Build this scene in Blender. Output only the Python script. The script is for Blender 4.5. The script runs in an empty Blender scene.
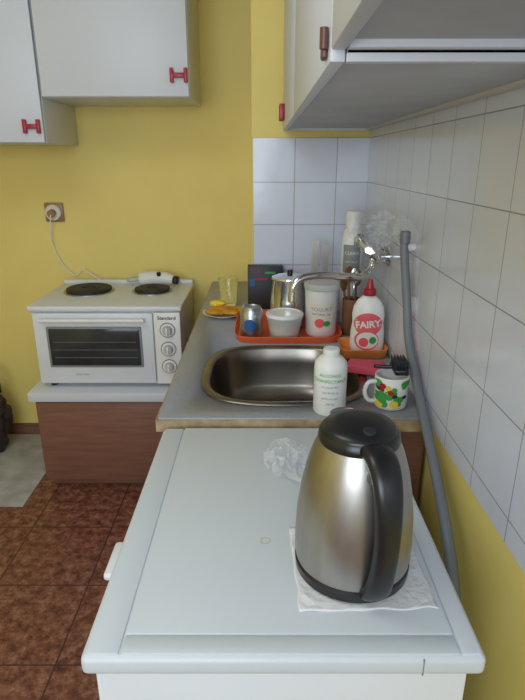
import bpy, bmesh, math, random
from mathutils import Vector, noise, Matrix
random.seed(4)
C=bpy.context.collection
sc=bpy.context.scene
# ------------------------------------------------------------ materials
def mat(name,col,rough=.5,metal=0,var=0,vscale=8,bump=0,bscale=60,trans=0,alpha=1,coat=0,spec=None,ior=None,sheen=0,col2=None,aniso=0,stretch=None):
    m=bpy.data.materials.new(name);m.use_nodes=True
    nt=m.node_tree;b=nt.nodes['Principled BSDF']
    b.inputs['Base Color'].default_value=(*col,1)
    b.inputs['Roughness'].default_value=rough
    b.inputs['Metallic'].default_value=metal
    b.inputs['Transmission Weight'].default_value=trans
    b.inputs['Alpha'].default_value=alpha
    b.inputs['Coat Weight'].default_value=coat
    if spec is not None:b.inputs['Specular IOR Level'].default_value=spec
    if ior:b.inputs['IOR'].default_value=ior
    if aniso:b.inputs['Anisotropic'].default_value=aniso
    tc=nt.nodes.new('ShaderNodeTexCoord')
    mp=nt.nodes.new('ShaderNodeMapping');nt.links.new(tc.outputs['Object'],mp.inputs[0])
    if stretch:mp.inputs['Scale'].default_value=stretch
    if var or col2:
        n=nt.nodes.new('ShaderNodeTexNoise');n.inputs['Scale'].default_value=vscale;n.inputs['Detail'].default_value=6
        nt.links.new(mp.outputs[0],n.inputs['Vector'])
        r=nt.nodes.new('ShaderNodeValToRGB');r.color_ramp.elements[0].position=.35;r.color_ramp.elements[1].position=.65
        c2=col2 if col2 else tuple(c*(1-var) for c in col)
        r.color_ramp.elements[0].color=(*c2,1);r.color_ramp.elements[1].color=(*col,1)
        nt.links.new(n.outputs[0],r.inputs[0]);nt.links.new(r.outputs[0],b.inputs['Base Color'])
    if bump:
        n2=nt.nodes.new('ShaderNodeTexNoise');n2.inputs['Scale'].default_value=bscale;n2.inputs['Detail'].default_value=4
        nt.links.new(mp.outputs[0],n2.inputs['Vector'])
        bp=nt.nodes.new('ShaderNodeBump');bp.inputs['Strength'].default_value=bump;bp.inputs['Distance'].default_value=.004
        nt.links.new(n2.outputs[0],bp.inputs['Height']);nt.links.new(bp.outputs[0],b.inputs['Normal'])
    return m
def tilemat(name,axis,ox,oz,p):
    m=bpy.data.materials.new(name);m.use_nodes=True;nt=m.node_tree;b=nt.nodes['Principled BSDF']
    g=nt.nodes.new('ShaderNodeNewGeometry');s=nt.nodes.new('ShaderNodeSeparateXYZ');nt.links.new(g.outputs['Position'],s.inputs[0])
    c=nt.nodes.new('ShaderNodeCombineXYZ')
    a=nt.nodes.new('ShaderNodeMath');a.operation='SUBTRACT';a.inputs[1].default_value=ox-50*p
    d=nt.nodes.new('ShaderNodeMath');d.operation='SUBTRACT';d.inputs[1].default_value=oz-50*p
    nt.links.new(s.outputs[axis],a.inputs[0]);nt.links.new(s.outputs['Z'],d.inputs[0])
    nt.links.new(a.outputs[0],c.inputs[0]);nt.links.new(d.outputs[0],c.inputs[1])
    k=nt.nodes.new('ShaderNodeTexBrick');k.offset=0;k.squash=1
    k.inputs['Scale'].default_value=1;k.inputs['Brick Width'].default_value=p;k.inputs['Row Height'].default_value=p
    k.inputs['Mortar Size'].default_value=.0014;k.inputs['Mortar Smooth'].default_value=.3;k.inputs['Bias'].default_value=0
    k.inputs['Color1'].default_value=(.69,.72,.83,1);k.inputs['Color2'].default_value=(.655,.69,.80,1);k.inputs['Mortar'].default_value=(.33,.33,.36,1)
    nt.links.new(c.outputs[0],k.inputs['Vector']);nt.links.new(k.outputs['Color'],b.inputs['Base Color'])
    bp=nt.nodes.new('ShaderNodeBump');bp.invert=True;bp.inputs['Strength'].default_value=.6;bp.inputs['Distance'].default_value=.002
    n=nt.nodes.new('ShaderNodeTexNoise');n.inputs['Scale'].default_value=7;nt.links.new(g.outputs['Position'],n.inputs['Vector'])
    b2=nt.nodes.new('ShaderNodeBump');b2.inputs['Strength'].default_value=.25;b2.inputs['Distance'].default_value=.01
    nt.links.new(n.outputs[0],b2.inputs['Height']);nt.links.new(b2.outputs[0],bp.inputs['Normal'])
    nt.links.new(k.outputs['Fac'],bp.inputs['Height']);nt.links.new(bp.outputs[0],b.inputs['Normal'])
    b.inputs['Roughness'].default_value=.16
    return m
P_=.158
M={}
M['yellow']=mat('yellow_paint',(.87,.71,.22),.6,var=.06,vscale=3,bump=.25,bscale=25)
M['yellowlight']=mat('yellow_paint_pillar',(.82,.67,.20),.6,var=.08,vscale=3,bump=.2,bscale=25)
M['tileR']=tilemat('tile_right','Y',2.17,1.371,P_)
M['tileB']=tilemat('tile_back','X',-.036,1.371,P_)
M['white']=mat('appliance_white',(.74,.77,.81),.35,var=.02,vscale=3)
M['whitetop']=mat('appliance_top',(.62,.67,.71),.38,var=.03,vscale=2,bump=.05,bscale=300)
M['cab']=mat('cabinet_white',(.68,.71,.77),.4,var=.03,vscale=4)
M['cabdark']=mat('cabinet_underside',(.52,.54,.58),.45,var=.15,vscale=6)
M['cabedge']=mat('cabinet_edge',(.62,.60,.55),.5)
M['brown']=mat('brown_laminate',(.26,.12,.08),.45,var=.25,vscale=5,stretch=(1,1,12))
M['counter']=mat('counter_laminate',(.33,.345,.37),.35,var=.12,vscale=120)
M['ctredge']=mat('counter_edge',(.50,.38,.22),.5,var=.4,vscale=30)
M['steel']=mat('brushed_steel',(.46,.435,.40),.36,1,var=.16,vscale=60,stretch=(1,1,.02))
M['sink']=mat('sink_steel',(.24,.215,.185),.27,1,var=.15,vscale=20)
M['chrome']=mat('chrome',(.75,.75,.76),.12,1)
M['black']=mat('black_plastic',(.012,.012,.014),.3)
M['blackmat']=mat('black_iron',(.02,.02,.022),.6,bump=.2)
M['glassdark']=mat('oven_glass',(.035,.04,.045),.12,var=.3,vscale=9)
M['knob']=mat('knob_grey',(.5,.5,.5),.4)
M['red']=mat('red_enamel',(.38,.015,.025),.35)
M['handledark']=mat('brown_enamel',(.13,.05,.035),.35)
M['orange']=mat('orange_plastic',(.85,.13,.03),.35,var=.06)
M['orange2']=mat('orange_bowl',(.85,.27,.06),.35)
M['hose']=mat('grey_hose',(.17,.19,.215),.45)
M['plastic']=mat('white_plastic',(.82,.82,.80),.35)
M['cream']=mat('cream_plastic',(.75,.72,.62),.4)
M['green']=mat('green_print',(.05,.35,.07),.4)
M['yellowp']=mat('yellow_print',(.85,.62,.05),.4)
M['pink']=mat('pink_sponge',(.75,.10,.16),.85,bump=.8,bscale=250)
M['pinkprint']=mat('pink_print',(.80,.12,.14),.35)
M['ink']=mat('ink',(.02,.025,.03),.5)
M['inkgrey']=mat('ink_grey',(.25,.27,.28),.5)
M['blue']=mat('blue_print',(.03,.10,.30),.35)
M['can']=mat('can_alu',(.55,.60,.66),.3,1,var=.5,vscale=25)
M['glass']=mat('glass',(.95,.97,.95),.04,trans=1,ior=1.45)
M['frost']=mat('frosted_plastic',(.85,.88,.85),.3,trans=.55,ior=1.2)
M['bag']=mat('plastic_film',(.92,.94,.97),.15,trans=.0,alpha=.26)
M['bagw']=mat('plastic_film_milky',(.88,.90,.94),.15,trans=.0,alpha=.22)
M['paper']=mat('paper_towel',(.80,.81,.82),.9,bump=.6,bscale=90)
M['wood']=mat('wood_spoon',(.25,.11,.05),.6,var=.3,vscale=20)
M['brass']=mat('brown_bakelite',(.33,.19,.08),.4)
M['cloth']=mat('orange_cloth',(.85,.38,.03),.8,var=.35,vscale=14,bump=.5)
M['rug']=mat('light_rug',(.52,.50,.47),.9,var=.3,vscale=10)
M['ceil']=mat('ceiling_white',(.75,.74,.72),.8)
M['darkbag']=mat('bag_dark_cloth',(.045,.03,.028),.6,bump=.5,bscale=20)
M['stain']=mat('stain',(.50,.48,.30),.5)
# floor
m=bpy.data.materials.new('floor_lino');m.use_nodes=True;nt=m.node_tree;b=nt.nodes['Principled BSDF']
g=nt.nodes.new('ShaderNodeNewGeometry')
n=nt.nodes.new('ShaderNodeTexNoise');n.inputs['Scale'].default_value=27;n.inputs['Detail'].default_value=10;n.inputs['Roughness'].default_value=.82
nt.links.new(g.outputs['Position'],n.inputs['Vector'])
r=nt.nodes.new('ShaderNodeValToRGB');e=r.color_ramp.elements
e[0].position=.38;e[0].color=(.05,.016,.013,1);e[1].position=.64;e[1].color=(.42,.23,.15,1)
x=e.new(.5);x.color=(.22,.075,.048,1)
nt.links.new(n.outputs[0],r.inputs[0])
k=nt.nodes.new('ShaderNodeTexBrick');k.offset=0;k.inputs['Scale'].default_value=1;k.inputs['Brick Width'].default_value=.33;k.inputs['Row Height'].default_value=.33;k.inputs['Mortar Size'].default_value=.0028
mp=nt.nodes.new('ShaderNodeMapping');mp.inputs['Rotation'].default_value=(0,0,.0);mp.inputs['Location'].default_value=(20.1,20.2,0)
nt.links.new(g.outputs['Position'],mp.inputs[0]);nt.links.new(mp.outputs[0],k.inputs['Vector'])
mx=nt.nodes.new('ShaderNodeMix');mx.data_type='RGBA';nt.links.new(k.outputs['Fac'],mx.inputs[0]);nt.links.new(r.outputs[0],mx.inputs[6]);mx.inputs[7].default_value=(.055,.025,.02,1)
nt.links.new(mx.outputs[2],b.inputs['Base Color']);b.inputs['Roughness'].default_value=.4;M['floor']=m
# ------------------------------------------------------------ helpers
def root(name,loc=(0,0,0)):
    e=bpy.data.objects.new(name,None);e.location=loc;e.empty_display_size=.05;C.objects.link(e);return e
def link(o,parent=None):
    C.objects.link(o)
    if parent is not None:
        o.parent=parent;o.matrix_parent_inverse=Matrix.Translation(-Vector(parent.location))
    return o
def meshobj(name,verts,faces,m,parent=None,smooth=True):
    me=bpy.data.meshes.new(name);me.from_pydata([tuple(v) for v in verts],[],faces);me.update()
    bm=bmesh.new();bm.from_mesh(me);bmesh.ops.recalc_face_normals(bm,faces=bm.faces);bm.to_mesh(me);bm.free()
    if smooth:
        for p in me.polygons:p.use_smooth=True
    me.materials.append(M[m] if isinstance(m,str) else m)
    return link(bpy.data.objects.new(name,me),parent)
def box(name,x0,x1,y0,y1,z0,z1,m,parent=None,bev=0,seg=2):
    bm=bmesh.new();bmesh.ops.create_cube(bm,size=1)
    for v in bm.verts:
        v.co=Vector(((x0+x1)/2+v.co.x*(x1-x0),(y0+y1)/2+v.co.y*(y1-y0),(z0+z1)/2+v.co.z*(z1-z0)))
    if bev:
        bmesh.ops.bevel(bm,geom=list(bm.edges),offset=bev,segments=seg,affect='EDGES',profile=.5)
    me=bpy.data.meshes.new(name);bm.to_mesh(me);bm.free()
    if bev:
        for p in me.polygons:p.use_smooth=True
        try: me.set_sharp_from_angle(angle=math.radians(40))
        except Exception: pass
    me.materials.append(M[m]);return link(bpy.data.objects.new(name,me),parent)
def lathe(name,prof,c,m,parent=None,seg=48,sx=1,sy=1,n=2,cap=True,rot=0):
    vs=[];fs=[]
    for (r,z) in prof:
        for i in range(seg):
            a=2*math.pi*i/seg;ca,sa=math.cos(a),math.sin(a)
            X=abs(ca)**(2/n)*(1 if ca>=0 else -1);Y=abs(sa)**(2/n)*(1 if sa>=0 else -1)
            px,py=r*sx*X,r*sy*Y
            vs.append((c[0]+px*math.cos(rot)-py*math.sin(rot),c[1]+px*math.sin(rot)+py*math.cos(rot),c[2]+z))
    for j in range(len(prof)-1):
        for i in range(seg):
            i2=(i+1)%seg
            fs.append((j*seg+i,j*seg+i2,(j+1)*seg+i2,(j+1)*seg+i))
    if cap:
        fs.append(tuple(range(seg-1,-1,-1)));fs.append(tuple((len(prof)-1)*seg+i for i in range(seg)))
    o=meshobj(name,vs,fs,m,parent)
    try:o.data.set_sharp_from_angle(angle=math.radians(42))
    except Exception:pass
    return o
def axcyl(name,p0,p1,r,m,parent=None,seg=24,r2=None,bev=.1):
    p0=Vector(p0);p1=Vector(p1);d=(p1-p0);L=d.length;q=d.to_track_quat('Z','Y')
    r2=r if r2 is None else r2
    b=min(r,r2)*bev
    prof=[(r-b,0),(r,b),(r2,L-b),(r2-b,L)]
    o=lathe(name,prof,(0,0,0),m,parent,seg)
    for v in o.data.vertices:v.co=q@v.co+p0
    return o
def smoothpts(pts,k=8):
    P=[Vector(p) for p in pts];P=[P[0]*2-P[1]]+P+[P[-1]*2-P[-2]];out=[]
    for i in range(1,len(P)-2):
        for j in range(k):
            t=j/k;a,b_,c_,d=P[i-1],P[i],P[i+1],P[i+2]
            out.append(.5*((2*b_)+(-a+c_)*t+(2*a-5*b_+4*c_-d)*t*t+(-a+3*b_-3*c_+d)*t**3))
    out.append(P[-2]);return out
def tube(name,pts,r,m,parent=None,seg=14,k=8,radii=None):
    S=smoothpts(pts,k) if k>1 else [Vector(p) for p in pts]
    vs=[];fs=[];up=None
    for i,p in enumerate(S):
        t=(S[min(i+1,len(S)-1)]-S[max(i-1,0)]).normalized()
        if up is None:
            up=Vector((0,0,1)) if abs(t.z)<.9 else Vector((1,0,0))
        u=(up-t*up.dot(t)).normalized();w=t.cross(u);up=u
        rr=r if radii is None else radii(i/(len(S)-1))
        for j in range(seg):
            a=2*math.pi*j/seg;vs.append(p+u*math.cos(a)*rr+w*math.sin(a)*rr)
    for i in range(len(S)-1):
        for j in range(seg):
            j2=(j+1)%seg;fs.append((i*seg+j,i*seg+j2,(i+1)*seg+j2,(i+1)*seg+j))
    fs.append(tuple(range(seg-1,-1,-1)));fs.append(tuple((len(S)-1)*seg+j for j in range(seg)))
    return meshobj(name,vs,fs,m,parent)
def sweep(name,pts,wd,c,ang,m,parent,seg=20,k=8,n=2.6):
    # pts: (r,z), wd: (half width, half thickness)
    S=smoothpts([(p[0],0,p[1]) for p in pts],k);W=smoothpts([(w[0],0,w[1]) for w in wd],k)
    dr=Vector((math.sin(ang),-math.cos(ang),0));tn=Vector((math.cos(ang),math.sin(ang),0));c=Vector(c);vs=[];fs=[]
    for i,p in enumerate(S):
        t=(S[min(i+1,len(S)-1)]-S[max(i-1,0)]).normalized();nn=Vector((-t.z,0,t.x))
        for j in range(seg):
            a=2*math.pi*j/seg;ca,sa=math.cos(a),math.sin(a)
            X=abs(ca)**(2/n)*(1 if ca>=0 else -1)*W[i].x;Y=abs(sa)**(2/n)*(1 if sa>=0 else -1)*W[i].z
            q=p+nn*Y
            vs.append(c+dr*q.x+Vector((0,0,q.z))+tn*X)
    for i in range(len(S)-1):
        for j in range(seg):
            j2=(j+1)%seg;fs.append((i*seg+j,i*seg+j2,(i+1)*seg+j2,(i+1)*seg+j))
    fs.append(tuple(range(seg-1,-1,-1)));fs.append(tuple((len(S)-1)*seg+j for j in range(seg)))
    return meshobj(name,vs,fs,m,parent)
def rint(prof,z):
    for (r0,z0),(r1,z1) in zip(prof,prof[1:]):
        if z0<=z<=z1 and z1>z0:return r0+(r1-r0)*(z-z0)/(z1-z0)
    return prof[-1][0]
def onsurf(prof,c,ang,x,z,off,sx=1,sy=1):
    r=rint(prof,z);q=max(0,1-(x/(sx*r+1e-6))**2)
    y=-(sy*r*math.sqrt(q)+off)
    return (c[0]+x*math.cos(ang)-y*math.sin(ang),c[1]+x*math.sin(ang)+y*math.cos(ang),c[2]+z)
def decal(name,prof,c,ang,x0,x1,z0,z1,m,parent,off=.0008,sx=1,sy=1,ell=False,nx=16,nz=8):
    vs=[];fs=[]
    if ell:
        cx,cz,a,b_=(x0+x1)/2,(z0+z1)/2,(x1-x0)/2,(z1-z0)/2
        vs.append(onsurf(prof,c,ang,cx,cz,off,sx,sy))
        for rr in range(1,5):
            for i in range(24):
                t=2*math.pi*i/24;vs.append(onsurf(prof,c,ang,cx+a*rr/4*math.cos(t),cz+b_*rr/4*math.sin(t),off,sx,sy))
        for i in range(24):
            fs.append((0,1+i,1+(i+1)%24))
            for rr in range(3):
                fs.append((1+rr*24+i,1+(rr+1)*24+i,1+(rr+1)*24+(i+1)%24,1+rr*24+(i+1)%24))
    else:
        for j in range(nz+1):
            for i in range(nx+1):
                vs.append(onsurf(prof,c,ang,x0+(x1-x0)*i/nx,z0+(z1-z0)*j/nz,off,sx,sy))
        for j in range(nz):
            for i in range(nx):
                a=j*(nx+1)+i;fs.append((a,a+1,a+nx+2,a+nx+1))
    return meshobj(name,vs,fs,m,parent)
def textmesh(txt,size,bold=0):
    cu=bpy.data.curves.new('t','FONT');cu.body=txt;cu.size=size;cu.align_x='CENTER';cu.align_y='CENTER';cu.offset=bold;cu.resolution_u=3
    o=bpy.data.objects.new('t',cu);C.objects.link(o);bpy.context.view_layer.update()
    me=bpy.data.meshes.new_from_object(o.evaluated_get(bpy.context.evaluated_depsgraph_get()))
    bpy.data.objects.remove(o);return me
def textdecal(name,txt,size,prof,c,ang,x,z,m,parent,off=.0014,sx=1,sy=1,tilt=0,bold=0):
    me=textmesh(txt,size,bold)
    for v in me.vertices:
        px=v.co.x*math.cos(tilt)-v.co.y*math.sin(tilt);pz=v.co.x*math.sin(tilt)+v.co.y*math.cos(tilt)
        v.co=Vector(onsurf(prof,c,ang,x+px,z+pz,off,sx,sy))
    me.name=name;me.materials.clear();me.materials.append(M[m]);return link(bpy.data.objects.new(name,me),parent)
def flattext(name,txt,size,x,y,z,m,parent,bold=0):
    me=textmesh(txt,size,bold)
    for v in me.vertices:v.co=Vector((x+v.co.x,y,z+v.co.y))
    me.materials.clear();me.materials.append(M[m]);return link(bpy.data.objects.new(name,me),parent)
def crumple(name,c,s,m,parent=None,seed=0,freq=9,amp=.35,sub=5,flat=None,smooth=False):
    bm=bmesh.new();bmesh.ops.create_icosphere(bm,subdivisions=sub,radius=1)
    for v in bm.verts:
        d=v.co.normalized();q=Vector((d.x*s[0],d.y*s[1],d.z*s[2]))*freq*4+Vector((seed,seed*2,0))
        k=1+amp*(2*abs(noise.noise(q))-.5)+amp*.6*(2*abs(noise.noise(q*2.3))-.4)+amp*.8*noise.noise(q*.4)
        p=Vector((d.x*s[0]*k+c[0],d.y*s[1]*k+c[1],d.z*s[2]*k+c[2]))
        if flat is not None and p.z<flat:p.z=flat
        v.co=p
    me=bpy.data.meshes.new(name);bm.to_mesh(me);bm.free();me.materials.append(M[m])
    if smooth:
        for p in me.polygons:p.use_smooth=True
    return link(bpy.data.objects.new(name,me),parent)
def film(name,c,ux,uy,uz,seed,amp,fr,m,parent=None,n=46,flat=None,xmax=None):
    """crumpled plastic film: a folded sheet, ux/uy half extents vectors, uz displacement direction"""
    ux,uy,uz=Vector(ux),Vector(uy),Vector(uz);vs=[];fs=[]
    for j in range(n+1):
        for i in range(n+1):
            u=i/n*2-1;v=j/n*2-1
            q=Vector((u*fr+seed,v*fr,seed*.7))
            rg=1-2*abs(noise.noise(q));rg2=1-2*abs(noise.noise(q*2.1+Vector((5,2,1))))
            edge=1+.25*noise.noise(Vector((math.atan2(v,u)*1.5,seed,2)))
            rad=max(abs(u),abs(v));l=math.hypot(u,v)+1e-6;k=(rad/l)*edge
            p=Vector(c)+ux*(u*k)+uy*(v*k)+uz*(amp*(rg**2+.5*rg2**2)*(1.1-.5*rad))
            p+=ux*(.12*noise.noise(q*1.3+Vector((9,0,0))))+uy*(.12*noise.noise(q*1.3+Vector((0,9,0))))
            if flat is not None:p.z=max(p.z,flat)
            if xmax is not None:p.x=min(p.x,xmax)
            vs.append(p)
    for j in range(n):
        for i in range(n):
            a=j*(n+1)+i;fs.append((a,a+1,a+n+2,a+n+1))
    return meshobj(name,vs,fs,m,parent,smooth=True)
def boolcut(o,cut):
    md=o.modifiers.new('b','BOOLEAN');md.object=cut;md.operation='DIFFERENCE';md.solver='EXACT'
    bpy.context.view_layer.update()
    me=bpy.data.meshes.new_from_object(o.evaluated_get(bpy.context.evaluated_depsgraph_get()))
    o.modifiers.clear();o.data=me;bpy.data.objects.remove(cut)
# ------------------------------------------------------------ room
WX=.40;WB=2.75;PY=2.17;CT=.865
XL=-2.0;YR=-1.5;ZC=2.6
box('floor',XL,WX+.01,YR,WB,-.05,0,'floor')
box('ceiling',XL,WX+.01,YR,WB,ZC,ZC+.05,'ceil')
box('wall_back',XL-.1,WX+.11,WB,WB+.1,0,ZC,'yellow')
box('wall_left',XL-.1,XL,YR-.1,WB,0,ZC,'yellow')
box('wall_right',WX+.008,WX+.11,YR-.1,WB,0,ZC,'yellow')
box('wall_partition',-.040,WX+.008,PY+.006,WB,0,ZC,'yellowlight')
box('trim_tile_right',WX,WX+.0085,YR+.02,PY,.853,1.60,'tileR')
box('trim_tile_back',-.036,WX,PY,PY+.0065,.853,1.529,'tileB')
box('baseboard_back',XL,-.04,WB-.015,WB,0,.06,'brown')
# rear wall with window
wx0,wx1,wz0,wz1=-1.35,.15,.95,2.25
w=root('wall_rear')
for nm,a in (('below',(XL-.1,WX+.11,0,wz0)),('above',(XL-.1,WX+.11,wz1,ZC)),('side_l',(XL-.1,wx0,wz0,wz1)),('side_r',(wx1,WX+.11,wz0,wz1))):
    box('wall_rear_'+nm,a[0],a[1],YR-.1,YR,a[2],a[3],'ceil',w)
w=root('window_1')
for nm,a in (('l',(wx0,wx0+.05,wz0,wz1)),('r',(wx1-.05,wx1,wz0,wz1)),('t',(wx0,wx1,wz1-.05,wz1)),('b',(wx0,wx1,wz0,wz0+.05)),('mid',((wx0+wx1)/2-.035,(wx0+wx1)/2+.035,wz0,wz1))):
    box('window_frame_'+nm,a[0],a[1],YR-.06,YR-.01,a[2],a[3],'plastic',w)
# ------------------------------------------------------------ handles (bow-tie)
def hhandle(c,axis,parent,nm,m='red'):
    w=.034;h=.026
    def bx(n,u0,u1,d0,d1,z0,z1):
        if axis=='y':box(n,c[0]+u0,c[0]+u1,c[1]-d1,c[1]-d0,c[2]+z0,c[2]+z1,m,parent,.003)
        else:box(n,c[0]-d1,c[0]-d0,c[1]+u0,c[1]+u1,c[2]+z0,c[2]+z1,m,parent,.003)
    bx(nm+'_end_a',-w,-w+.014,0,.018,-h,h);bx(nm+'_end_b',w-.014,w,0,.018,-h,h);bx(nm+'_bar',-w+.012,w-.012,.006,.018,-.009,.009)
# ------------------------------------------------------------ left wall cabinets
cb=root('wall_cabinet',(-.57,2.5,2))
box('cabinet_carcass',-.862,-.283,2.35,WB,1.682,2.35,'cab',cb,.002)
box('cabinet_door',-.860,-.286,2.33,2.349,1.684,2.348,'cab',cb,.003)
hhandle((-.322,2.33,1.758),'y',cb,'handle')
cb=root('wall_cabinet',(-1.2,2.5,2))
box('cabinet_carcass',-1.47,-.868,2.35,WB,1.515,2.35,'cab',cb,.002)
box('cabinet_door',-1.468,-.870,2.33,2.349,1.517,2.348,'cab',cb,.003)
hhandle((-.912,2.33,1.576),'y',cb,'handle')
# ------------------------------------------------------------ right wall cabinets
def rcab(y0,y1,z0,hy,mm):
    cb=root('wall_cabinet',(.25,(y0+y1)/2,1.9));x0=.075;t=.016
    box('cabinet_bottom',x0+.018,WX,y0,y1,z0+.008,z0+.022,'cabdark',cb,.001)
    box('cabinet_end_near',x0+.018,WX,y0,y0+t,z0,z0+.7,'cab',cb,.001)
    box('cabinet_end_far',x0+.018,WX,y1-t,y1,z0,z0+.7,'cab',cb,.001)
    box('cabinet_back',WX-.006,WX,y0+t,y1-t,z0+.022,z0+.7,'cab',cb)
    box('cabinet_back_rail',WX-.022,WX-.006,y0+t,y1-t,z0+.002,z0+.009,'cabedge',cb)
    box('cabinet_top',x0+.018,WX,y0+t,y1-t,z0+.685,z0+.70,'cab',cb)
    n=len(hy)
    for i,h in enumerate(hy):
        a=y0+(y1-y0)*i/n+.002;b_=y0+(y1-y0)*(i+1)/n-.002
        box('cabinet_door_%d'%i,x0,x0+.017,a,b_,z0,z0+.7,'cab',cb,.002)
        if h:hhandle((x0,h,z0+.052),'x',cb,'handle_%d'%i,mm[i])
    return cb
cb=rcab(.675,PY-.004,1.553,[0,2.04],['handledark','red'])
# small brown hinge clip at the lower near corner of the door
box('hinge_plate',.068,.075,.700,.722,1.560,1.590,'handledark',cb,.003)
axcyl('hinge_barrel',(.069,.692,1.568),(.069,.692,1.590),.005,'handledark',cb)
rcab(-.25,.672,1.564,[.15],['handledark'])
# ------------------------------------------------------------ counter
ctr=root('kitchen_counter',(.07,1.7,.8))
top=box('counter_top',-.252,WX,1.183,PY,CT-.035,CT,'counter',ctr,.002)
sx_,sy_=.062,1.485
cut=lathe('cut',[(1,-.1),(1,.1)],(sx_,sy_,CT),'counter',None,64,.222,.222,3.2)
boolcut(top,cut)
box('counter_top_rear',-.252,-.042,PY,WB-.002,CT-.035,CT,'counter',ctr,.002)
box('counter_edge_near',-.252,WX-.002,1.178,1.1832,CT-.034,CT-.004,'ctredge',ctr)
box('counter_edge_side',-.2565,-.252,1.178,WB-.002,CT-.034,CT-.002,'ctredge',ctr)
for i,(a,b_) in enumerate(((1.2,1.66),(1.664,2.15),(2.154,2.74))):
    box('counter_door_%d'%i,-.246,-.228,a,b_,.1,CT-.04,'brown',ctr,.002)
box('counter_side_near',-.228,WX-.002,1.195,1.213,0,CT-.035,'brown',ctr)
box('counter_plinth',-.2,-.185,1.213,2.74,0,.1,'brown',ctr)
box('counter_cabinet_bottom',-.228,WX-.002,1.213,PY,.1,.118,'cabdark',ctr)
# sink
sk=root('kitchen_sink',(sx_,sy_,CT))
prof=[(.234,.0012),(.233,.004),(.222,.0055),(.213,.004),(.209,-.003),(.203,-.05),(.196,-.12),(.18,-.15),(.14,-.163),(.06,-.168),(.03,-.169)]
vs=[];fs=[];seg=72
for r,z in prof:
    n=3.2
    for i in range(seg):
        a=2*math.pi*i/seg;ca,sa=math.cos(a),math.sin(a)
        X=abs(ca)**(2/n)*(1 if ca>=0 else -1);Y=abs(sa)**(2/n)*(1 if sa>=0 else -1)
        vs.append((sx_+X*r,sy_+Y*r*1.0,CT+z))
for j in range(len(prof)-1):
    for i in range(seg):
        i2=(i+1)%seg;fs.append((j*seg+i,j*seg+i2,(j+1)*seg+i2,(j+1)*seg+i))
fs.append(tuple((len(prof)-1)*seg+i for i in range(seg)))
meshobj('sink_basin',vs,fs,'sink',sk)
lathe('sink_drain',[(.034,0),(.034,.003),(.026,.004),(.02,.001)],(sx_,sy_,CT-.169),'chrome',sk,32)
lathe('sink_drain_hole',[(.016,0),(.016,.001)],(sx_,sy_,CT-.1668),'black',sk,24)
# ------------------------------------------------------------ low cabinet + mini oven
lc=root('low_cabinet',(-.68,2.4,.25))
box('low_cabinet_body',-1.0,-.37,2.20,WB-.03,.05,.450,'brown',lc,.002)
box('low_cabinet_door',-.998,-.372,2.185,2.199,.055,.445,'brown',lc,.002)
box('low_cabinet_plinth',-.98,-.39,2.24,WB-.05,0,.05,'brown',lc)
box('low_cabinet_top',-1.02,-.345,2.165,WB-.02,.455,.497,'cab',lc,.004)
box('low_cabinet_top_shadow_gap',-1.0,-.36,2.19,WB-.03,.450,.455,'cabedge',lc)
ov=root('countertop_oven',(-.65,2.45,.7))
x0,x1,y0,y1,z0,z1=-.985,-.347,2.22,2.68,.515,.868
box('oven_body',x0+.004,x1-.004,y0+.012,y1,z0,z1-.018,'white',ov,.006)
box('oven_cooktop',x0-.006,x1+.006,y0-.008,y1+.004,z1-.02,z1+.004,'white',ov,.008,3)
box('oven_cooktop_back_lip',x0,x1,y1-.012,y1+.003,z1,z1+.022,'white',ov,.004)
xd=x1-.118
box('oven_door',x0+.012,xd,y0-.004,y0+.014,z0+.012,z1-.026,'white',ov,.006)
box('oven_window_frame',x0+.065,xd-.05,y0-.008,y0-.002,z0+.085,z1-.085,'inkgrey',ov,.005)
box('oven_window',x0+.074,xd-.059,y0-.0095,y0-.006,z0+.094,z1-.094,'glassdark',ov,.003)
for i in range(3):
    box('oven_rack_%d'%i,x0+.09,xd-.075,y0-.0105,y0-.0094,z0+.13+i*.035,z0+.1312+i*.035,'inkgrey',ov)
box('oven_control_panel',xd+.004,x1-.002,y0-.002,y0+.014,z0+.005,z1-.024,'plastic',ov,.004)
axcyl('oven_handle',(x0+.05,y0-.032,z1-.052),(xd-.03,y0-.032,z1-.052),.009,'plastic',ov)
for i,xx in enumerate((x0+.07,xd-.05)):
    box('oven_handle_post_%d'%i,xx-.006,xx+.006,y0-.032,y0,z1-.058,z1-.046,'plastic',ov,.002)
for i,zz in enumerate((z1-.10,z1-.185,z1-.265)):
    cx=(xd+x1)/2+.002
    axcyl('oven_dial_ring_%d'%i,(cx,y0-.003,zz),(cx,y0-.006,zz),.033,'inkgrey',ov,32)
    axcyl('oven_dial_face_%d'%i,(cx,y0-.005,zz),(cx,y0-.0075,zz),.0295,'plastic',ov,32)
    axcyl('oven_knob_%d'%i,(cx,y0-.007,zz),(cx,y0-.028,zz),.021,'knob',ov,32,.018)
    box('oven_knob_grip_%d'%i,cx-.004,cx+.004,y0-.034,y0-.024,zz-.017,zz+.017,'plastic',ov,.002)
flattext('oven_label','Standard',.022,(xd+x1)/2,y0-.0035,z1-.048,'ink',ov,.0003)
flattext('oven_label_2','MINI OVEN',.012,x0+.2,y0-.0055,z0+.05,'inkgrey',ov)
for i,(xx,yy) in enumerate(((x0+.05,y0+.05),(x1-.05,y0+.05),(x0+.05,y1-.05),(x1-.05,y1-.05))):
    lathe('oven_foot_%d'%i,[(.016,0),(.016,.020)],(xx,yy,.4975),'black',ov,16)
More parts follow.
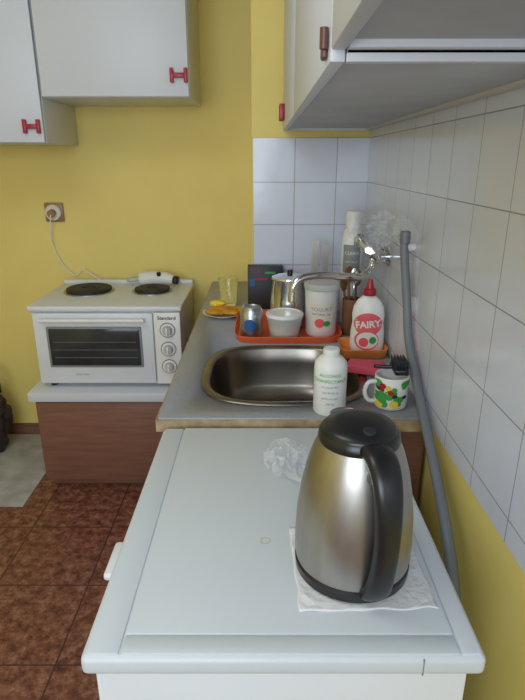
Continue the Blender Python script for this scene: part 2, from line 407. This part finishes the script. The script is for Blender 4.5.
for i,(hx,hy_,rr) in enumerate(((-.81,2.50,.105),(-.515,2.50,.083))):
    lathe('oven_hotplate_rim_%d'%i,[(rr+.01,0),(rr+.01,.004),(rr+.002,.006),(rr-.004,.004)],(hx,hy_,z1+.004),'steel',ov,40)
    lathe('oven_hotplate_%d'%i,[(rr-.002,0),(rr-.002,.015),(rr-.008,.018),(rr*.7,.018),(rr*.69,.0165),(rr*.5,.0165),(rr*.49,.018),(rr*.3,.018),(rr*.28,.013),(.001,.013)],(hx,hy_,z1+.005),'blackmat',ov,40)
# hand mixer lying on cooktop back
hm=root('hand_blender',(-.52,2.62,.9))
zb=z1+.006
tube('blender_body',[(-.60,2.63,zb+.03),(-.54,2.63,zb+.032),(-.47,2.62,zb+.032),(-.43,2.61,zb+.028)],.03,'plastic',hm,20,6,lambda t:.020+.014*math.sin(math.pi*min(1,t*.8+.2)))
tube('blender_shaft',[(-.59,2.63,zb+.03),(-.66,2.63,zb+.022)],.011,'knob',hm,14,4)
axcyl('blender_button',(-.5,2.60,zb+.05),(-.5,2.597,zb+.066),.010,'ink',hm)
tube('blender_nozzle',[(-.432,2.61,zb+.028),(-.410,2.605,zb+.026)],.020,'ink',hm,16,3)
# socket and cord
so=root('wall_socket',(-1.02,2.74,1.21))
box('socket_plate',-1.066,-.974,WB-.012,WB,1.163,1.255,'brass',so,.006)
axcyl('socket_face',(-1.02,WB-.012,1.209),(-1.02,WB-.030,1.209),.038,'cream',so,32)
axcyl('socket_plug',(-1.02,WB-.03,1.209),(-1.02,WB-.06,1.205),.018,'brass',so,24)
co=root('power_cord',(-1.0,2.73,1.0))
tube('cord',[(-1.02,WB-.058,1.203),(-1.03,WB-.05,1.15),(-1.045,WB-.02,1.07),(-1.01,WB-.015,.96),(-.95,WB-.02,.90),(-.90,WB-.03,.93),(-.85,WB-.035,.90),(-.80,WB-.035,.87)],.003,'plastic',co,8,8)
# dark shopping bag & rug at far left
wb=root('shopping_bag',(-1.42,2.5,.2))
crumple('bag_body',(-1.45,2.53,.185),(.14,.12,.19),'darkbag',wb,2,2.2,.22,5,.007,True)
for i,yy in enumerate((2.50,2.58)):
    tube('bag_handle_%d'%i,[(-1.50,yy,.32),(-1.49,yy,.42),(-1.43,yy,.47),(-1.36,yy,.42),(-1.35,yy,.32)],.007,'darkbag',wb,10,6)
box('rug',-1.98,-1.06,2.05,WB-.03,0,.006,'rug',None,.002)
# ------------------------------------------------------------ washing machine
wm=root('washing_machine',(.03,.85,.4))
X0,X1,Y0,Y1=-.236,.290,.529,1.165;ZT=.85
box('machine_body',X0+.018,X1-.016,Y0+.014,Y1-.004,.03,ZT-.032,'white',wm,.006)
box('machine_lid',X0,X1,Y0,Y1,ZT-.034,ZT-.0035,'whitetop',wm,.009,4)
box('machine_lid_frame_l',X0+.006,X0+.050,Y0+.006,Y1-.004,ZT-.008,ZT-.001,'whitetop',wm,.003)
box('machine_lid_panel',X0+.0525,X1-.034,Y0+.0365,Y1-.004,ZT-.008,ZT,'whitetop',wm,.002)
box('machine_lid_frame_n',X0+.0525,X1-.034,Y0+.006,Y0+.034,ZT-.008,ZT-.001,'whitetop',wm,.002)
box('machine_lid_frame_r',X1-.0315,X1-.006,Y0+.006,Y1-.004,ZT-.008,ZT-.001,'whitetop',wm,.002)
box('machine_lid_corner_seam',.207,.2085,Y0-.0006,Y0+.004,ZT-.032,ZT-.006,'inkgrey',wm)
box('machine_handle',X0-.024,X0+.02,.715,.80,ZT-.05,ZT-.036,'white',wm,.006,3)
box('machine_front_panel',X0+.006,X0+.02,Y0+.03,Y1-.03,.06,ZT-.036,'white',wm,.006)
bpy_s=lathe('machine_lid_stain',[(.0085,.0001),(.0085,.0003),(.0070,.0003),(.0070,.0001)],(.005,.755,ZT),'stain',wm,32,cap=False)
for i,(xx,yy) in enumerate(((X0+.06,Y0+.06),(X1-.06,Y0+.06),(X0+.06,Y1-.06),(X1-.06,Y1-.06))):
    lathe('machine_foot_%d'%i,[(.022,0),(.022,.03)],(xx,yy,0),'black',wm,16)
# paper napkin
def sheet(name,c,hx,hy,rot,m,seed,amp,thick=.0016,nx=60,ny=50):
    vs=[];fs=[]
    for j in range(ny+1):
        for i in range(nx+1):
            u=(i/nx*2-1);v=(j/ny*2-1)
            x=u*hx+.003*noise.noise(Vector((v*3,seed,0)));y=v*hy+.003*noise.noise(Vector((u*3,seed,5)))
            z=thick
            if math.hypot(x,y)>.097: z+=min(1,(math.hypot(x,y)-.097)/.02)*amp*abs(noise.noise(Vector((u*3+seed,v*3,0))))
            vs.append((c[0]+x*math.cos(rot)-y*math.sin(rot),c[1]+x*math.sin(rot)+y*math.cos(rot),c[2]+z))
    for j in range(ny):
        for i in range(nx):
            a=j*(nx+1)+i;fs.append((a,a+1,a+nx+2,a+nx+1))
    o=meshobj(name,vs,fs,m);md=o.modifiers.new('s','SOLIDIFY');md.thickness=.0012;md.offset=-1;return o
KC=(.139,.70,ZT+.0022)
sheet('paper_napkin',(.148,.697,ZT),.099,.092,.03,'paper',3,.006)
# ------------------------------------------------------------ kettle
kt=root('electric_kettle',KC)
lathe('kettle_base',[(.080,0),(.087,.003),(.088,.016),(.084,.02)],KC,'black',kt,64)
prof=[(.082,.02),(.0865,.022),(.0885,.035),(.0885,.06),(.0868,.10),(.0815,.14),(.0745,.175),(.066,.203),(.0600,.217),(.0580,.221)]
lathe('kettle_body',prof,KC,'steel',kt,96)
lathe('kettle_collar',[(.0585,.219),(.0592,.223),(.0575,.232),(.055,.236)],KC,'black',kt,64)
lathe('kettle_lid',[(.0545,.234),(.054,.238),(.049,.243),(.034,.2465),(.001,.247)],KC,'black',kt,64)
an=math.radians(12)
sp=Vector((-math.sin(an),math.cos(an),0))
vs=[];fs=[]
for (w_,o_,z_) in ((.004,.070,.16),(.016,.074,.195),(.024,.078,.224),(.024,.080,.232)):
    tn=Vector((math.cos(an),math.sin(an),0));c_=Vector(KC)
    for j in range(9):
        a=math.pi*j/8
        vs.append(c_+tn*(w_*math.cos(a))+sp*(.045+(o_-.045)*(.35+.65*math.sin(a)))+Vector((0,0,z_)))
for i in range(3):
    for j in range(8):
        a=i*9+j;fs.append((a,a+1,a+10,a+9))
sp_o=meshobj('kettle_spout',vs,fs,'steel',kt);sp_o.modifiers.new('s','SOLIDIFY').thickness=.0015
sweep('kettle_handle',[(.046,.226),(.062,.231),(.086,.225),(.104,.201),(.113,.16),(.114,.115),(.108,.07),(.099,.038),(.088,.020),(.078,.016)],
 [(.020,.008),(.0215,.010),(.021,.011),(.0195,.011),(.0180,.011),(.0175,.011),(.0180,.011),(.0195,.011),(.0205,.010),(.019,.006)],KC,an,'black',kt)
sweep('kettle_handle_root',[(.064,.195),(.080,.202),(.096,.196)],[(.014,.010),(.014,.012),(.013,.008)],KC,an,'black',kt)
axcyl('kettle_lid_button',Vector(KC)+Vector((math.sin(an)*.034,-math.cos(an)*.034,.245)),Vector(KC)+Vector((math.sin(an)*.035,-math.cos(an)*.035,.250)),.009,'ink',kt)
# ------------------------------------------------------------ bag on machine
film('plastic_bag',(.058,1.0,ZT+.003),(.055,0,0),(-.014,.085,0),(0,0,1),7,.022,1.7,'bag',None,46,ZT+.0012)
# ------------------------------------------------------------ orange tray and things
def tray(name,x0,x1,y0,y1,z,h,m,t=.004):
    r=root(name,((x0+x1)/2,(y0+y1)/2,z))
    hx,hy=(x1-x0)/2,(y1-y0)/2;cx,cy=(x0+x1)/2,(y0+y1)/2
    vs=[];fs=[];seg=64
    rings=[(.90,.0),(.95,.002),(.985,h-.002),(1.0,h),(.998,h+.002),(.975,h+.001),(.935,.006),(.88,.004)]
    for s_,zz in rings:
        for i in range(seg):
            a=2*math.pi*i/seg;ca,sa=math.cos(a),math.sin(a);n=7
            X=abs(ca)**(2/n)*(1 if ca>=0 else -1);Y=abs(sa)**(2/n)*(1 if sa>=0 else -1)
            vs.append((cx+X*(hx-(1-s_)*.12),cy+Y*(hy-(1-s_)*.12),z+zz))
    for j in range(len(rings)-1):
        for i in range(seg):
            i2=(i+1)%seg;fs.append((j*seg+i,j*seg+i2,(j+1)*seg+i2,(j+1)*seg+i))
    fs.append(tuple(range(seg-1,-1,-1)));fs.append(tuple((len(rings)-1)*seg+i for i in range(seg)))
    meshobj(name+'_shell',vs,fs,m,r);return r
tray('serving_tray',-.098,.276,1.735,2.10,CT,.024,'orange')
ZS=CT+.0045
# can
c=(-.038,1.80,ZS);r=root('drink_can',c);p=[(.030,0),(.037,.006),(.038,.012),(.038,.098),(.033,.108),(.032,.111),(.030,.107)]
lathe('can_body',p,c,'can',r,40);decal('can_print',p,c,-.1,-.022,.018,.03,.075,'blue',r,ell=True);textdecal('can_text','COLA',.016,p,c,-.1,0,.085,'plastic',r)
lathe('can_lid',[(.031,.106),(.001,.1065)],c,'chrome',r,32)
# bowl with lid
c=(.076,1.815,ZS);r=root('food_container',c)
p=[(.046,0),(.050,.004),(.060,.06),(.063,.075)]
lathe('container_body',p,c,'frost',r,48);lathe('container_content',[(.043,.004),(.053,.045),(.001,.047)],c,'cream',r,40)
lathe('container_lid',[(.062,.073),(.065,.075),(.0655,.082),(.063,.086),(.055,.088),(.053,.084),(.001,.084)],c,'plastic',r,48)
# white bucket jar
c=(.206,1.85,ZS);r=root('plastic_jar',c)
p=[(.050,0),(.053,.004),(.058,.16),(.059,.165)]
lathe('jar_body',p,c,'plastic',r,48);lathe('jar_lid',[(.060,.162),(.062,.166),(.062,.180),(.059,.184),(.001,.184)],c,'frost',r,48)
decal('jar_label',p,c,-.1,-.04,.04,.03,.12,'cream',r);decal('jar_fruit',p,c,-.1,-.022,.012,.035,.068,'pinkprint',r,.0013,ell=True)
decal('jar_leaf',p,c,-.1,.008,.032,.04,.06,'green',r,.0015,ell=True);textdecal('jar_text','YOGURT',.018,p,c,-.1,0,.1,'inkgrey',r);textdecal('jar_text_2','NATURAL 1kg',.010,p,c,-.1,0,.083,'blue',r)
# metal pot behind
c=(.100,1.965,ZS);r=root('steel_pot',c)
p=[(.070,0),(.0745,.004),(.072,.09),(.066,.17),(.068,.174),(.066,.176),(.063,.172),(.062,.02)]
lathe('pot_body',p,c,'chrome',r,48);lathe('pot_lid',[(.067,.174),(.066,.180),(.04,.188),(.001,.190)],c,'chrome',r,48)
axcyl('pot_knob',(c[0],c[1],c[2]+.188),(c[0],c[1],c[2]+.205),.010,'black',r)
# dark printed box
r=root('tea_box',(-.0,2.12,ZS))
box('box_body',-.058,.080,2.115,2.155,CT,CT+.195,'ink',r,.001)
box('box_print_blue',-.05,-.03,2.1145,2.115,ZS+.11,ZS+.14,'blue',r);box('box_print_red',-.03,.02,2.1142,2.115,ZS+.135,ZS+.143,'red',r)
box('box_print_green',.01,.05,2.1142,2.115,ZS+.160,ZS+.168,'green',r);flattext('box_text','TEA',.022,-.03,2.1138,ZS+.17,'red',r)
# utensil jar
def utens(c,rr,h,items,nm,m):
    r=root(nm,c)
    lathe(nm+'_cup',[(rr*.9,0),(rr,.004),(rr,h),(rr-.004,h),(rr-.006,.006)],c,m,r,32)
    for i,(kind,dx,dy,tx,ty,L) in enumerate(items):
        a=Vector((c[0]+dx,c[1]+dy,c[2]+.01));d=Vector((tx,ty,1)).normalized();e=a+d*L
        if kind=='spoon':
            tube('spoon_handle_%d'%i,[a,e],.0045,'wood',r,10,4)
            o=lathe('spoon_head_%d'%i,[(.001,-.032),(.6*.022,-.024),(.022,0),(.6*.022,.024),(.001,.032)],(0,0,0),'wood',r,20,1,.3)
            q=d.to_track_quat('Z','Y')
            for v in o.data.vertices:v.co=q@v.co+e
        elif kind=='steel':
            tube('fork_handle_%d'%i,[a,e],.0035,'chrome',r,8,4)
            o=lathe('fork_head_%d'%i,[(.001,-.03),(.012,-.02),(.016,0),(.010,.024),(.001,.03)],(0,0,0),'chrome',r,20,1,.25)
            for v in o.data.vertices:v.co=v.co+e
        else:
            bx=box('knife_blade_%d'%i,-.013,.013,-.001,.001,-.01,L*.55,'steel',r)
            hb=box('knife_handle_%d'%i,-.009,.009,-.006,.006,-L*.45,0,'black',r,.003)
            for o in (bx,hb):
                for v in o.data.vertices:v.co=v.co+a+d*L*.45
utens((.314,1.855,CT),.034,.13,[('spoon',-.01,0,-.02,.05,.2),('spoon',.008,.008,.03,.05,.19),('steel',0,-.012,.0,-.02,.2),('spoon',-.012,.01,-.10,.1,.17)],'utensil_holder','wood')
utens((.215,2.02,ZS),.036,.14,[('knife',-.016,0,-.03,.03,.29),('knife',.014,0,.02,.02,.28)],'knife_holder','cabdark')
# tall white bottle
c=(.325,1.99,CT);r=root('detergent_bottle',c);p=[(.034,0),(.037,.004),(.037,.31),(.033,.34),(.024,.355),(.022,.36)]
lathe('bottle_body',p,c,'plastic',r,40);lathe('bottle_cap',[(.026,.357),(.026,.41),(.023,.415),(.001,.415)],c,'plastic',r,32)
decal('bottle_label',p,c,-.15,-.03,.03,.20,.30,'inkgrey',r);textdecal('bottle_text','CLEAN',.016,p,c,-.15,0,.27,'plastic',r);textdecal('bottle_text_2','multi use gel',.009,p,c,-.15,0,.24,'plastic',r)
# glass + dish with cloth
c=(-.145,2.27,CT);r=root('drinking_glass',c)
lathe('glass_body',[(.034,0),(.036,.002),(.042,.115),(.0405,.115),(.034,.012),(.001,.010)],c,'glass',r,40)
r=root('dish_with_cloth',(-.15,2.08,CT));c=(-.155,2.09,CT)
lathe('dish_plate',[(.04,0),(.045,.003),(.080,.016),(.082,.018),(.078,.018),(.044,.006),(.001,.005)],c,'plastic',r,48)
crumple('dish_cloth',(-.15,2.085,CT+.025),(.072,.045,.015),'cloth',r,5,4,.35,5)
crumple('dish_cloth_fold',(-.18,2.14,CT+.04),(.035,.025,.015),'yellowp',r,9,4,.3,4)
# small orange dish with dish soap
tray('soap_dish',.245,.392,1.585,1.72,CT,.03,'orange2')
c=(.332,1.652,CT+.0045);r=root('dish_soap_bottle',c)
p=[(.045,0),(.049,.005),(.051,.03),(.050,.07),(.046,.10),(.048,.125),(.044,.15),(.034,.17),(.020,.183),(.014,.188)]
sx,sy=1.05,.62
lathe('soap_body',p,c,'plastic',r,48,sx,sy,2,rot=-.15)
lathe('soap_cap',[(.019,.186),(.020,.190),(.019,.205),(.012,.208),(.009,.225),(.006,.235),(.001,.236)],c,'red',r,32)
decal('soap_label',p,c,-.15,-.044,.044,.062,.135,'pinkprint',r,.0008,sx,sy,True)
decal('soap_label_low',p,c,-.15,-.040,.036,.014,.080,'pinkprint',r,.0007,sx,sy,True)
decal('soap_label_white',p,c,-.15,-.034,.034,.020,.074,'plastic',r,.0013,sx,sy,True)
textdecal('soap_text','FAIRY',.030,p,c,-.15,0,.098,'plastic',r,.0024,sx,sy,.12,.001)
decal('soap_fruit',p,c,-.15,-.026,.004,.026,.056,'pinkprint',r,.0018,sx,sy,True)
decal('soap_leaf',p,c,-.15,.006,.028,.037,.060,'green',r,.0018,sx,sy,True)
# sponge
r=root('sponge',(.325,1.46,CT))
o=box('sponge_body',-.052,.052,-.033,.033,0,.026,'pink',r,.006,3)
for v in o.data.vertices:
    q=v.co.copy();a=-.35;v.co=Vector((q.x*math.cos(a)-q.y*math.sin(a)+.298,q.x*math.sin(a)+q.y*math.cos(a)+1.475,q.z+CT+.006))
# mug
c=(.322,1.258,CT);r=root('coffee_mug',c);p=[(.036,0),(.040,.003),(.0415,.01),(.0415,.082),(.0405,.084),(.0385,.082),(.038,.008),(.001,.006)]
lathe('mug_body',p,c,'plastic',r,48)
tube('mug_handle',[(c[0]-.038,c[1]-.008,c[2]+.068),(c[0]-.060,c[1]-.012,c[2]+.066),(c[0]-.068,c[1]-.013,c[2]+.042),(c[0]-.058,c[1]-.012,c[2]+.02),(c[0]-.038,c[1]-.008,c[2]+.016)],.0055,'plastic',r,12,6)
random.seed(11)
pp=p[:4]
for i in range(30):
    x=random.uniform(-.034,.034);z=random.uniform(.014,.070);s=random.uniform(.005,.011)
    decal('mug_print_%d'%i,pp,c,-.25,x-s,x+s,z-s*.9,z+s*.9,['green','yellowp','green','red','ink','green','green'][i%7],r,.0006+.00008*i,ell=True)
# brush resting on mug
r=root('dish_brush',(.34,1.28,CT+.09))
tube('brush_handle',[(.285,1.30,CT+.0895),(.31,1.29,CT+.0905),(.335,1.28,CT+.094)],.005,'black',r,10,5)
box('brush_head',.325,.360,1.24,1.31,CT+.0845,CT+.100,'black',r,.005)
for i in range(5):
    for j in range(7):
        axcyl('bristle_%d_%d'%(i,j),(.329+i*.007,1.246+j*.0095,CT+.098),(.328+i*.0075,1.245+j*.01,CT+.118),.0016,'ink',r,6)
# white bottle at front
c=(.165,1.229,CT);r=root('lotion_bottle',c);p=[(.038,0),(.040,.003),(.040,.115),(.038,.128),(.028,.140),(.018,.145),(.016,.148)]
lathe('lotion_body',p,c,'plastic',r,48);lathe('lotion_cap',[(.019,.146),(.020,.149),(.020,.160),(.018,.162),(.001,.162)],c,'plastic',r,32)
for i,t_ in enumerate(('ALCOHOL','DISINFECTANT','for hands 70%','kills 99.9% of','germs on skin','250 ml')):
    textdecal('lotion_text_%d'%i,t_,.011 if i<2 else .007,p,c,-.12,0,.105-.0145*i,'green' if i<2 else 'inkgrey',r)
# ------------------------------------------------------------ faucet
f=root('wall_faucet',(.37,1.75,1.17))
fy=1.76;fz=1.165
axcyl('faucet_body',(.362,fy-.06,fz),(.362,fy+.06,fz),.023,'chrome',f,32)
for i,yy in enumerate((fy-.05,fy+.05)):
    axcyl('faucet_wall_stub_%d'%i,(.355,yy,fz),(WX,yy,fz),.014,'chrome',f)
    axcyl('faucet_escutcheon_%d'%i,(WX-.008,yy,fz),(WX,yy,fz),.03,'chrome',f,32)
for i,(yy,s) in enumerate(((fy-.062,-1),(fy+.062,1))):
    axcyl('faucet_valve_%d'%i,(.355,yy,fz),(.335,yy+s*.035,fz+.025),.014,'chrome',f)
    o=lathe('faucet_knob_%d'%i,[(.012,0),(.025,.005),(.027,.014),(.022,.024),(.001,.026)],(0,0,0),'chrome',f,8)
    q=Vector((-.4,s*.75,.5)).normalized().to_track_quat('Z','Y')
    for v in o.data.vertices:v.co=q@v.co+Vector((.337,yy+s*.033,fz+.024))
tube('faucet_spout',[(.362,fy,fz-.01),(.352,fy-.01,fz-.045),(.325,fy-.03,fz-.066),(.27,fy-.06,fz-.062),(.19,fy-.09,fz-.052),(.125,fy-.11,fz-.055),(.098,fy-.118,fz-.075),(.092,fy-.12,fz-.115)],.012,'chrome',f,16,8)
axcyl('faucet_tip',(.092,fy-.12,fz-.10),(.092,fy-.12,fz-.128),.0145,'chrome',f)
pb=root('plastic_bag',(.335,1.6,1.25))
film('bag_film_a',(.310,1.60,1.255),(.062,-.02,0),(0,.03,.052),(-.3,-1,.1),3,.05,1.5,'bagw',pb,46,None,.397)
film('bag_film_b',(.335,1.57,1.262),(.052,.03,0),(0,-.02,.056),(.2,-1,.2),12,.05,1.4,'bagw',pb,46,None,.397)
film('bag_film_c',(.378,1.46,1.265),(.016,-.080,0),(0,.02,.040),(-.2,.0,.1),21,.03,1.4,'bagw',pb,46,None,.397)
hs=root('drain_hose',(.37,1.3,.9))
tube('hose',[(.372,1.437,1.272),(.371,1.434,1.23),(.378,1.40,1.12),(.381,1.35,1.01),(.380,1.24,.93),(.376,1.12,.868),(.366,.98,.81),(.356,.87,.762),(.350,.79,.69),(.346,.76,.55),(.346,.76,.3),(.346,.78,.02)],.0115,'hose',hs,16,8)
axcyl('hose_end_cuff',(.372,1.437,1.245),(.372,1.438,1.276),.0135,'hose',hs)
axcyl('hose_hook',(WX,1.438,1.235),(.374,1.438,1.235),.010,'plastic',hs)
# ------------------------------------------------------------ lighting
wd=bpy.data.worlds.new('world');sc.world=wd;wd.use_nodes=True;nt=wd.node_tree
bg=nt.nodes['Background'];bg.inputs[0].default_value=(.72,.85,1,1);bg.inputs[1].default_value=1.5
def area(name,loc,rot,sx,sy,p,col):
    l=bpy.data.lights.new(name,'AREA');l.shape='RECTANGLE';l.size=sx;l.size_y=sy;l.energy=p;l.color=col
    o=bpy.data.objects.new(name,l);o.location=loc;o.rotation_euler=rot;C.objects.link(o)
area('window_daylight',((wx0+wx1)/2,YR+.0,(wz0+wz1)/2),(math.radians(90),0,0),wx1-wx0-.1,wz1-wz0-.1,33,(.79,.89,1))
area('ceiling_fill',(-.9,.6,ZC-.02),(0,0,0),.9,.9,10,(.90,.95,1))  # added overhead fill to lift the room, no actual fixture
# ------------------------------------------------------------ camera
cd=bpy.data.cameras.new('camera');cam=bpy.data.objects.new('camera',cd);C.objects.link(cam)
cam.location=(0,0,1.45);cam.rotation_euler=(math.radians(90-19.2),0,0)
cd.sensor_fit='VERTICAL';cd.sensor_height=36;cd.lens=545/700*36;cd.clip_start=.01
sc.camera=cam
sc.view_settings.view_transform='Standard'
